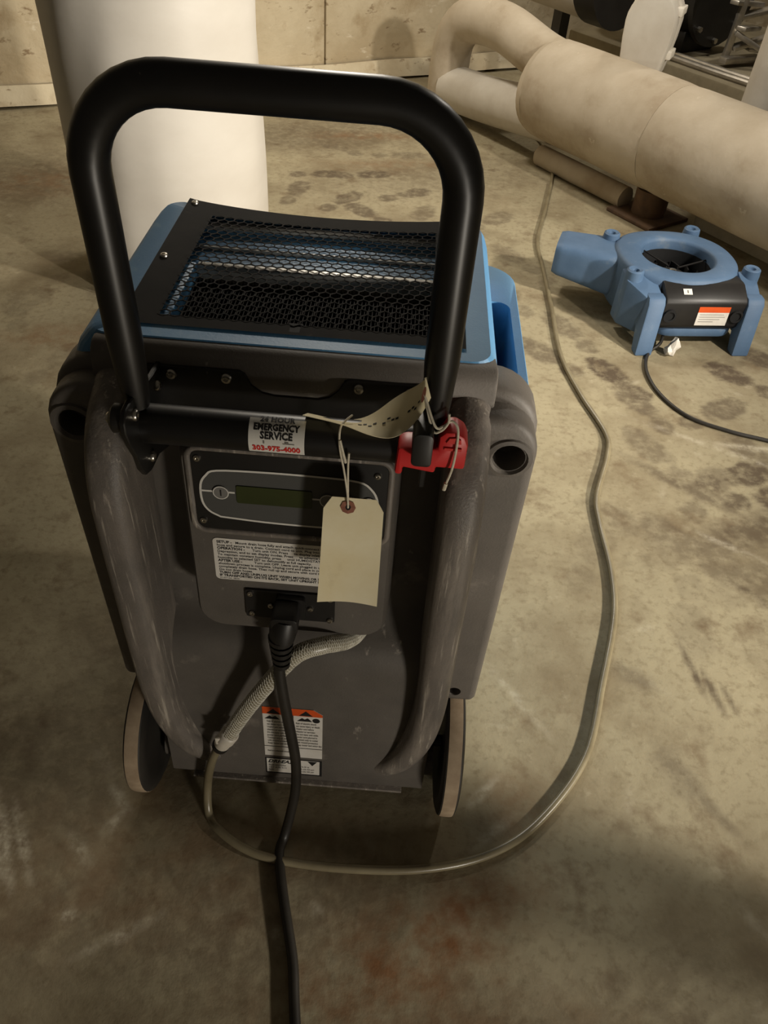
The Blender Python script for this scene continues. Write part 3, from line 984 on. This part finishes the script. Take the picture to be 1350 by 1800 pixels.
# base plate, axle housing, wheels
part('base_plate', box(-.178, .178, .6125, .70, .040, .046), 'rail', bevel=.001)
part('axle_housing', tube([(-.226, .664, .082), (.226, .664, .082)], .032, 20), 'grey', ang=40)
part('axle', tube([(-.26, .673, .12), (.26, .673, .12)], .010, 12), 'blackpaint')
for s in (-1, 1):
    w = part('wheel', lathe([(.02, -.012), (.086, -.012), (.092, -.015), (.110, -.0155), (.1175, -.0125), (.1185, -.0105), (.1185, .0105), (.1175, .0125), (.110, .0155), (.092, .015), (.086, .012), (.02, .012)], (s * .250, .673, .12), (1, 0, 0), 48), 'wheel', ang=40)
    part('tyre_tread', lathe([(.117, -.0108), (.1192, -.0105), (.120, -.006), (.120, .006), (.1192, .0105), (.117, .0108)], (s * .250, .673, .12), (1, 0, 0), 48, False), 'tyre', w, ang=50)
    part('hub_cap', lathe([(.024, 0), (.024, .008), (.018, .012), (.004, .013)], (s * .250 + s * .011, .673, .12), (s, 0, 0), 18), 'black', w, ang=40)
for s in (-1, 1):
    part('front_foot', lathe([(.03, 0), (.034, .02), (.034, .11)], (s * .2, 1.07, 0), (0, 0, 1), 16), 'black')

# handle bracket: black back plate with a notch, cheeks, crossbar, handle
bp = part('handle_bracket', prism([(-.158, .765), (-.158, .822), (-.058, .8225), (-.052, .819), (-.046, .806), (-.034, .797), (-.02, .794), (.028, .794), (.040, .798), (.050, .808), (.056, .8195), (.062, .8225), (.158, .822), (.158, .765)], 'y', .6895, .694), 'blackpaint', smooth=False)
for x_ in (-.132, -.072, .072, .128):
    screw(SB, (x_, .6895, .8135), bp)
for s in (-1, 1):
    ck = [(.700, .823), (.668, .826), (.630, .834), (.600, .842), (.582, .842), (.572, .834), (.570, .822), (.576, .802), (.586, .780), (.590, .760), (.600, .744), (.616, .737), (.645, .735), (.672, .722), (.700, .715)]
    if s > 0: ck = [(max(y_, .606), max(z_, .752)) for y_, z_ in ck if z_ > .74]
    c_ = part('cheek_plate', prism(ck, 'x', s * .144, s * .150), 'blackpaint', bevel=.0012, seg=1)
    inner = SX if s < 0 else SXN
    for y_, z_ in (((.672, .809), (.598, .825), (.622, .752)) if s < 0 else ((.672, .809),)):
        screw(inner, (s * .144, y_, z_), c_)
    if s > 0: continue
    part('mount_boss', lathe([(.014, 0), (.015, .006), (.015, .010), (.010, .014)], (s * .150, .590, .826), (s, 0, 0), 18), 'blackpaint', c_, ang=40)
    screw(SX if s > 0 else SXN, (s * .164, .590, .826), c_)
bar = part('crossbar', tube([(-.144, .622, .797), (.144, .622, .797)], .0208, 28), 'blackpaint', ang=50)
HL, HR, HY = -.147, .153, .620
hpth = fillet([(HL, HY, .83), (HL, HY, 1.1215), (HR, HY, 1.1215), (HR, HY, .83)], .070, 10)
# extra points along the legs so the ends can pinch flat
hp2 = [Vector((HL, HY, .822)), Vector((HL, HY, .845)), Vector((HL, HY, .90))] + hpth[1:-1] + [Vector((HR, HY, .90)), Vector((HR, HY, .845)), Vector((HR, HY, .812))]
rad = [.0120, .0145, .0168] + [.0168] * (len(hpth) - 2) + [.0168, .0135, .0085]
part('handle', tube(hp2, rad, 24), 'blackpaint', ang=50)

# service sticker wrapped round the crossbar
def onbar(d): return lambda x, s: (x, .622 - (.0208 + d) * math.cos(s / .0208), .797 + (.0208 + d) * math.sin(s / .0208))


x0, x1 = -.033, .024
sk = part('service_sticker', mapped(grid(14, 14, lambda u, v: (x0 + (x1 - x0) * u, -.011 + .041 * v)), onbar(.0004)), 'white', recalc=False, ang=60)
xc = (x0 + x1) / 2
def fit(VF, w):
    xs = [v[0] for v in VF[0]]; c = (min(xs) + max(xs)) / 2; k = w / (max(xs) - min(xs))
    return [(xc + (v[0] - c) * k, v[1]) for v in VF[0]], VF[1]
ta = join(fit(text2d('24 HOUR', .0095, 0, .0255, bold=.0003), .036), fit(text2d('EMERGENCY', .0098, 0, .0165, bold=.0004), .047), fit(text2d('SERVICE', .0098, 0, .0080, bold=.0004), .033))
part('lettering', mapped(ta, onbar(.0008)), 'ink', sk, smooth=False, recalc=False)
part('phone_number', mapped(fit(text2d('303-975-4000', .0095, 0, -.0065, bold=.0004), .049), onbar(.0008)), 'redink', sk, smooth=False, recalc=False)
part('smudge', mapped(join(rect2d(-.018, -.0165, .0028, .0058), rect2d(.002, .014, .0035, .0043), rect2d(.004, .008, .0048, .0062)), onbar(.0008)), 'greyink', sk, smooth=False, recalc=False)

# red latch and black knob at the right end of the crossbar
rc = part('red_latch', prism([(.117, .782), (.125, .782), (.125, .792), (.158, .787), (.158, .795), (.187, .795), (.187, .825), (.183, .835), (.174, .841), (.164, .840), (.158, .834), (.158, .818), (.128, .818), (.119, .816)], 'y', .590, .618), 'red', bevel=.003)
rc['label'] = 'red plastic latch at the end of the crossbar'
sk['label'] = 'white service sticker wrapped round the crossbar'
wl['label'] = 'white warning label with orange header'
part('latch_slot', prism([(.165, .829), (.180, .829), (.179, .834), (.174, .836), (.168, .835)], 'y', .588, .594), 'redink', rc, smooth=False)
part('latch_slot', prism([(.164, .820), (.181, .820), (.181, .823), (.164, .823)], 'y', .588, .594), 'redink', rc, smooth=False)
part('latch_knob', prism(rrect(.132, .152, .808, .848, (.005, .004, .006, .006), 3), 'y', .574, .612), 'black', bevel=.003)

# ------------------------------------------------------------------ power cord
pc = empty('power_cord', (CX - .005, .60, .0), 'black power cord plugged into the dehumidifier and trailing towards the viewer', 'power cord')
def cpart(name, VF, mat, **k): return make(name, VF, M[mat], pc, **k)
cpart('plug', mapped(prism(rrect(-.017, .017, .0, .030, .006, 3), 'y', 0, .032), lambda x, y, z: (-.115 + x, .592 + y, .497 + z - .005)), 'black', bevel=.003)
cpart('plug_neck', tube([(-.115, .606, .508), (-.117, .600, .495), (-.119, .596, .478)], [.018, .0185, .0165], 16), 'black', ang=60)
for k in range(5):
    z_ = .482 - .0115 * k; y_ = .597 - .0015 * k
    cpart('strain_rib', tube([(-.120, y_, z_), (-.1203, y_ - .0008, z_ - .0075)], [.0172 - .0012 * k, .0166 - .0012 * k], 16), 'black', ang=40)
cpart('cable', tube(spline([(-.1195, .597, .49), (-.123, .588, .42), (-.119, .583, .36), (-.111, .578, .28), (-.104, .573, .20), (-.105, .566, .12), (-.114, .553, .05), (-.122, .536, .010), (-.126, .508, .0081), (-.113, .455, .0081), (-.098, .406, .0081), (-.081, .35, .0081), (-.072, .30, .0081), (-.060, .24, .0081), (-.03, .10, .0081), (.05, -.1, .0081), (.2, -.35, .0081)], 8), .0080, 14), 'cord', ang=60)

# ------------------------------------------------------------------ drain hose
dh = empty('drain_hose', (-.2, .6, 0), 'clear drain hose from the dehumidifier looping across the floor under the pipe', 'hose')
bpth = spline([(-.012, .712, .430), (-.016, .682, .430), (-.022, .654, .430), (-.038, .630, .438), (-.068, .612, .448), (-.102, .601, .437), (-.144, .597, .366), (-.181, .597, .288), (-.212, .598, .212)], 10)
make('braided_hose', tube(bpth, .0115, 16), M['braid'], dh, ang=60)
# the braid's threads: two sets of spirals
def helix(path, r, turns, ph, w):
    path = [Vector(p) for p in path]
    m = len(path); n = m * 5
    pts = []
    for k in range(n):
        f_ = k / (n - 1) * (m - 1); i = min(int(f_), m - 2); t = f_ - i
        c = path[i].lerp(path[i + 1], t); T = (path[i + 1] - path[i]).normalized()
        u = (Vector((0, -1, 0)) - T * T.dot(Vector((0, -1, 0)))).normalized(); w_ = T.cross(u)
        a = ph + turns * 2 * math.pi * k / (n - 1)
        pts.append(c + (u * math.cos(a) + w_ * math.sin(a)) * r)
    return tube(pts, w, 4)
th = [helix(bpth, .0115, sg * 14, 2 * math.pi * k / 8, .00055) for k in range(8) for sg in (1, -1)]
bo = make('braid_threads', join(*th), M['braidline'], dh, smooth=False, recalc=False)
bo['kind'] = 'stuff'
e0 = Vector((-.212, .598, .212)); ed = Vector((-.42, .0, -.90)).normalized()
cpl = make('coupling', lathe([(.0125, -.012), (.0145, -.010), (.0145, .010), (.0125, .012), (.013, .026), (.009, .032)], e0, ed, 20), M['fitting'], dh, ang=40)
make('release_tab', mapped(box(-.004, .004, -.003, .003, 0, .018), lambda x, y, z: tuple(e0 + Vector((-.014 + x, -.006 + y, .006 - z)))), M['fitting'], cpl, bevel=.001)
make('clamp_ring', tube([e0 + ed * .030, e0 + ed * .036], .0135, 18), M['black'], cpl, ang=40)
hp_ = [e0 + ed * .03, e0 + ed * .05, (-.247, .597, .12), (-.258, .592, .055)] + [(x, y, .0072) for x, y in [(-.255, .566), (-.233, .540), (-.184, .512), (-.125, .498), (-.022, .493), (.108, .502), (.221, .535), (.313, .601), (.408, .727), (.464, .892), (.516, 1.07), (.53, 1.204), (.526, 1.351), (.533, 1.454), (.584, 1.617), (.595, 1.717), (.547, 1.9), (.511, 2.109), (.512, 2.393), (.51, 2.684), (.51, 2.921), (.576, 3.261), (.647, 3.729), (.60, 4.15), (.45, 4.5)]]
make('tubing', tube(spline(hp_, 8), .0072, 12), M['hose'], dh, ang=60)

# ------------------------------------------------------------------ paper tags
tg = empty('paper_tag', (-.038, .6, .58), 'blank manila tag hanging flat by a string from the black crossbar', 'tag')
def tsheet(u, v):
    x = -.066 + .0655 * u - .005 * (1 - v) + .006 * (1 - v) * u
    z = .579 + .149 * v
    y = .580 + .030 * v + .004 * math.sin(u * 3.1) * (1 - v) + .003 * math.sin(v * 5)
    if v > .9: x = -.033 + (x + .033) * (1 - (v - .9) * 2.6)
    return (x, y, z)
make('card', sheet(16, 30, tsheet, .0006), M['manila'], tg, ang=60)
rg = [(.0, .0)]
cxr, czr = -.0395, .717
ringo = [(cxr + .0085 * math.cos(a), czr + .0085 * math.sin(a)) for a in np.linspace(0, 2 * math.pi, 9)[:-1]]
def tagy(z): v = (z - .579) / .149; return .580 + .030 * v + .003 * math.sin(v * 5)
V = [(x, tagy(z) - .0012, z) for x, z in ringo] + [(cxr + (x - cxr) * .36, tagy(z) - .0012, czr + (z - czr) * .36) for x, z in ringo]
F = [(k, (k + 1) % 8, 8 + (k + 1) % 8, 8 + k) for k in range(8)]
make('reinforcement_ring', (V, F), M['ring'], tg, smooth=False, recalc=False)
make('punched_hole', ([V[8 + k] for k in range(8)], [list(range(8))]), M['void'], tg, smooth=False, recalc=False)
make('string', tube(spline([(-.0395, .604, .716), (-.0405, .600, .74), (-.0445, .597, .775), (-.0495, .597, .805), (-.050, .601, .826), (-.046, .612, .828), (-.040, .625, .826)], 6), .0011, 8), M['string'], tg)
make('string', tube(spline([(-.0395, .604, .716), (-.0400, .600, .745), (-.0405, .597, .78), (-.0400, .596, .800)], 6), .0011, 8), M['string'], tg)
make('string_end', tube(spline([(-.0495, .597, .815), (-.0465, .596, .802), (-.0430, .595, .788)], 5), .0014, 8), M['string'], tg)

cg = empty('curled_tag', (-.02, .61, .83), 'curled manila tag tucked over the black crossbar beside the red latch', 'tag')
cen = spline([(-.088, .612, .831), (-.050, .606, .8285), (-.018, .600, .825), (.006, .598, .831), (.024, .600, .849), (.035, .604, .873)], 6)
wd = spline([(.0, .80, -.55), (0, .80, -.50), (0, .75, -.10), (.1, .6, .5), (.15, .35, .9), (-.3, .1, .95)], 6)
tgt = [.004, .05]
def csheet(u, v):
    f_ = v * (len(cen) - 1); i = min(int(f_), len(cen) - 2); t = f_ - i
    c = cen[i].lerp(cen[i + 1], t); w = wd[i].lerp(wd[i + 1], t).normalized()
    wid = .046 * (1 - .55 * max(0, v - .8) / .2)
    # lower edge on the centre line, card reaching back and up from it
    return tuple(c + w * wid * (u - .12))
make('card', sheet(10, 40, csheet, .0006), M['manila'], cg, ang=60)
mk = []
for k in range(15):
    v0 = .30 + .034 * k
    if k in (4, 9, 10): continue
    V = [Vector(csheet(.42 + .05 * math.sin(k * 2.3), v0)), Vector(csheet(.42 + .05 * math.sin(k * 2.3), v0 + .024)), Vector(csheet(.47 + .05 * math.sin(k * 2.3), v0 + .024)), Vector(csheet(.47 + .05 * math.sin(k * 2.3), v0))]
    nn = (V[1] - V[0]).cross(V[3] - V[0]).normalized()
    if nn.dot(Vector(CAM) - V[0]) < 0: nn = -nn
    mk.append(([tuple(p + nn * .0012) for p in V], [(0, 1, 2, 3)]))
make('printed_line', join(*mk), M['ink'], cg, smooth=False, recalc=False)
c0 = Vector(csheet(.5, .90)); T1 = (Vector(csheet(.5, .95)) - c0).normalized(); T2 = (Vector(csheet(.6, .90)) - c0).normalized(); nn = T1.cross(T2).normalized()
if nn.dot(Vector(CAM) - c0) < 0: nn = -nn
make('reinforcement_ring', ([tuple(c0 + nn * .0012 + (T1 * math.cos(a) + T2 * math.sin(a)) * .0065) for a in np.linspace(0, 6.283, 11)[:-1]], [list(range(10))]), M['ring'], cg, smooth=False, recalc=False)
make('string', tube(spline([tuple(c0), (.042, .590, .848), (.050, .592, .846), (.058, .594, .852), (.0645, .590, .846), (.0655, .586, .825), (.064, .584, .80), (.060, .583, .780)], 6), .0013, 8), M['string'], cg)
make('string', tube(spline([tuple(c0), (.040, .592, .842), (.048, .590, .842), (.0545, .592, .851), (.0545, .594, .860)], 6), .0013, 8), M['string'], cg)
make('string_end', tube([(.0602, .583, .782), (.0590, .583, .773)], .0022, 8), M['string'], cg)

# ------------------------------------------------------------------ air mover
MC = Vector((.895, 2.455, 0)); MY = math.radians(8)
am = empty('air_mover', tuple(MC), 'low blue snail-shaped air mover fan with black control panel', 'air mover')
def mv(x, y, z): return (MC.x + x * math.cos(MY) - y * math.sin(MY), MC.y + x * math.sin(MY) + y * math.cos(MY), z)
def mpart(name, VF, mat, parent=None, **k): return make(name, mapped(VF, mv), M[mat], parent or am, **k)
# housing: squarish scroll with a flat top and a round inlet
nA = 72
def scroll(a):
    p = 2.3
    return .198 / (abs(math.cos(a) / 1.02) ** p + abs(math.sin(a) / .96) ** p) ** (1 / p) * (1 + .03 * math.cos(a - 2.5))
rings = [(.86, .034), (.97, .038), (1.01, .06), (1.0, .165), (.985, .187), (.955, .198), (.90, .2025)]
inl = [(.150, .2035), (.128, .203), (.121, .199), (.118, .190), (.118, .165)]
V = []; F = []
for s_, z_ in rings:
    V += [(scroll(2 * math.pi * k / nA) * s_ * math.cos(2 * math.pi * k / nA), scroll(2 * math.pi * k / nA) * s_ * math.sin(2 * math.pi * k / nA), z_) for k in range(nA)]
for r_, z_ in inl:
    V += [(r_ * math.cos(2 * math.pi * k / nA), r_ * math.sin(2 * math.pi * k / nA), z_) for k in range(nA)]
for i in range(len(rings) + len(inl) - 1):
    for k in range(nA): F.append((i * nA + k, i * nA + (k + 1) % nA, (i + 1) * nA + (k + 1) % nA, (i + 1) * nA + k))
F.append(list(range(nA))[::-1])
hs = mpart('housing', (V, F), 'moverblue', ang=45)
mpart('impeller_well', lathe([(.1178, .166), (.1178, .05), (.01, .05)], (0, 0, 0), (0, 0, 1), 32, False), 'void')
mpart('motor_hub', lathe([(.055, .05), (.055, .12), (.045, .135), (.012, .14), (.01, .146)], (0, 0, 0), (0, 0, 1), 24), 'darkmetal', ang=40)
mpart('hub_bolt', lathe([(.012, .14), (.012, .150), (.006, .152)], (0, 0, 0), (0, 0, 1), 8), 'steel')
for k in range(14):
    a = 2 * math.pi * k / 14
    P = [(.085 * math.cos(a), .085 * math.sin(a)), (.112 * math.cos(a + .28), .112 * math.sin(a + .28)), (.110 * math.cos(a + .33), .110 * math.sin(a + .33)), (.083 * math.cos(a + .05), .083 * math.sin(a + .05))]
    mpart('blade', prism(P, 'z', .06, .13), 'darkmetal', smooth=False)
for k in range(3):
    a = 2.3 + k * 2 * math.pi / 3
    mpart('inlet_spoke', tube([(.02 * math.cos(a), .02 * math.sin(a), .155), (.118 * math.cos(a), .118 * math.sin(a), .172)], .003, 6), 'black')
# nozzle: tapering box with rounded corners, pointing left and a little away
NA = math.radians(-24)
def nmap(x, y, z):
    return (-.12 + x * math.cos(NA) - y * math.sin(NA), .045 + x * math.sin(NA) + y * math.cos(NA), z)
def noz(u, v, e=.42):
    a = 2 * math.pi * u
    cy, sy_ = math.cos(a), math.sin(a)
    hw = .105 - .030 * v; hh = .078 - .022 * v
    k = 1.0 if v < .93 else 1.0 - .9 * (v - .93)
    return (-.26 * v, k * hw * math.copysign(abs(cy) ** e, cy), .118 + .016 * v + k * hh * math.copysign(abs(sy_) ** e, sy_))
nz = mpart('nozzle', mapped(grid(48, 30, noz), nmap), 'moverblue', ang=50)
mpart('nozzle_lining', mapped(grid(40, 4, lambda u, v: (lambda q: (-.258 + .14 * v, q[1] * (.95 - .1 * v), .134 + (q[2] - .134) * (.95 - .1 * v)))(noz(u, 1))), nmap), 'void', nz, ang=50)
# four stacking knobs
for (x_, y_) in ((-.185, .135), (.115, .180), (-.190, -.130), (.205, -.110)):
    mpart('stacking_foot', lathe([(.030, .12), (.029, .19), (.027, .210), (.022, .214), (.012, .211), (.010, .203)], (x_, y_, 0), (0, 0, 1), 18), 'moverblue', ang=40)
# buttresses at the two front corners, each carrying a leg that flares forward to the floor
for s_, x_ in ((1, -.112), (-1, .164)):
    w_ = .105 if s_ > 0 else .05
    pl_ = [(x_, -.10), (x_ - s_ * w_, -.09), (x_ - s_ * w_, -.15), (x_ - s_ * .045, -.225), (x_, -.232)]
    Vb, Fb = prism(pl_, 'z', .035, .205)
    Vb = [(x, y, z if z < .1 else .198 - max(0, -.125 - y) * .42) for x, y, z in Vb]
    mpart('buttress', (Vb, Fb), 'moverblue', bevel=.006)
    P = [(-.19, .168), (-.222, .166), (-.238, .150), (-.292, .0), (-.252, .0), (-.215, .06), (-.19, .07)]
    mpart('front_leg', mapped(prism(P, 'x', x_ - s_ * .052, x_ + s_ * .004), lambda x, y, z: (x - .022 * (1 - z / .16), y, z)), 'moverblue', bevel=.006)
for (x_, y_) in ((-.13, .14), (.13, .14)):
    mpart('rear_leg', prism(rrect(x_ - .022, x_ + .022, y_ - .022, y_ + .022, .006, 3), 'z', 0, .05), 'moverblue', bevel=.004)
# black control panel between the legs
P = [(-.10, .190), (-.165, .194), (-.178, .192), (-.222, .166), (-.232, .155), (-.236, .075), (-.222, .060), (-.12, .060)]
cpn = mpart('control_panel', prism(P, 'x', -.108, .160), 'black', bevel=.006)
def pf(d): return lambda x, z: (x, -.232 - d - (.155 - z) * .05, z)
mpart('warning_label', mapped(rect2d(.005, .108, .080, .124), pf(.0014)), 'paperlabel', cpn, smooth=False, recalc=False)
mpart('orange_header', mapped(rect2d(.005, .108, .124, .143), pf(.0016)), 'orange', cpn, smooth=False, recalc=False)
mpart('lettering', mapped(join(*[rect2d(.013, .013 + q_, z_, z_ + .0016) for q_, z_ in ((.08, .116), (.085, .108), (.07, .100), (.05, .092))]), pf(.0018)), 'greyink', cpn, smooth=False, recalc=False)
def slope(x, t): return (x, -.178 - .044 * t - .0010, .192 - .026 * t + .0018)
mpart('switch', mapped(rect2d(-.050, -.022, .38, .78), slope), 'white', cpn, smooth=False, recalc=False)
mpart('switch_mark', mapped(rect2d(-.038, -.034, .48, .68), lambda x, t: tuple(np.array(slope(x, t)) + (0, -.0004, .0007))), 'greyink', cpn, smooth=False, recalc=False)
for x_ in (-.086, .134):
    mpart('receptacle', lathe([(.021, 0), (.021, .006), (.015, .006), (.015, .002)], (x_, -.235, .112), (0, -1, 0), 16), 'void', cpn)
mpart('underside_lip', prism(rrect(-.105, .158, -.226, -.10, .05, 5), 'z', .030, .062), 'moverblue', bevel=.008)
# cord leaving from under the panel
w0 = mv(-.06, -.19, .03)
make('fan_cord', tube(spline([w0, (.84, 2.20, .018), (.796, 2.152, .0055), (.772, 2.051, .0055), (.789, 1.933, .0055), (.85, 1.83, .0055), (.95, 1.777, .0055), (1.054, 1.746, .0055), (1.3, 1.68, .0055), (1.7, 1.6, .0055)], 8), .0055, 10), M['cord'], am, ang=60)
# crumpled scrap of white paper by the fan
bm = bmesh.new()
bmesh.ops.create_icosphere(bm, subdivisions=2, radius=.03)
for v in bm.verts:
    v.co *= random.uniform(.7, 1.25)
    v.co.x *= .75; v.co.y *= .7; v.co.z = (v.co.z + .03) * (1.15 if v.co.x > 0 else .7)
zmin = min(v.co.z for v in bm.verts)
VF = [(v.co.x + .868, v.co.y + 2.165, v.co.z - zmin) for v in bm.verts], [[v.index for v in f.verts] for f in bm.faces]
bm.free()
sc_ = make('paper_scrap', VF, M['paperlabel'], smooth=False)
tag(sc_, 'crumpled white paper scrap on the floor in front of the air mover', 'paper')
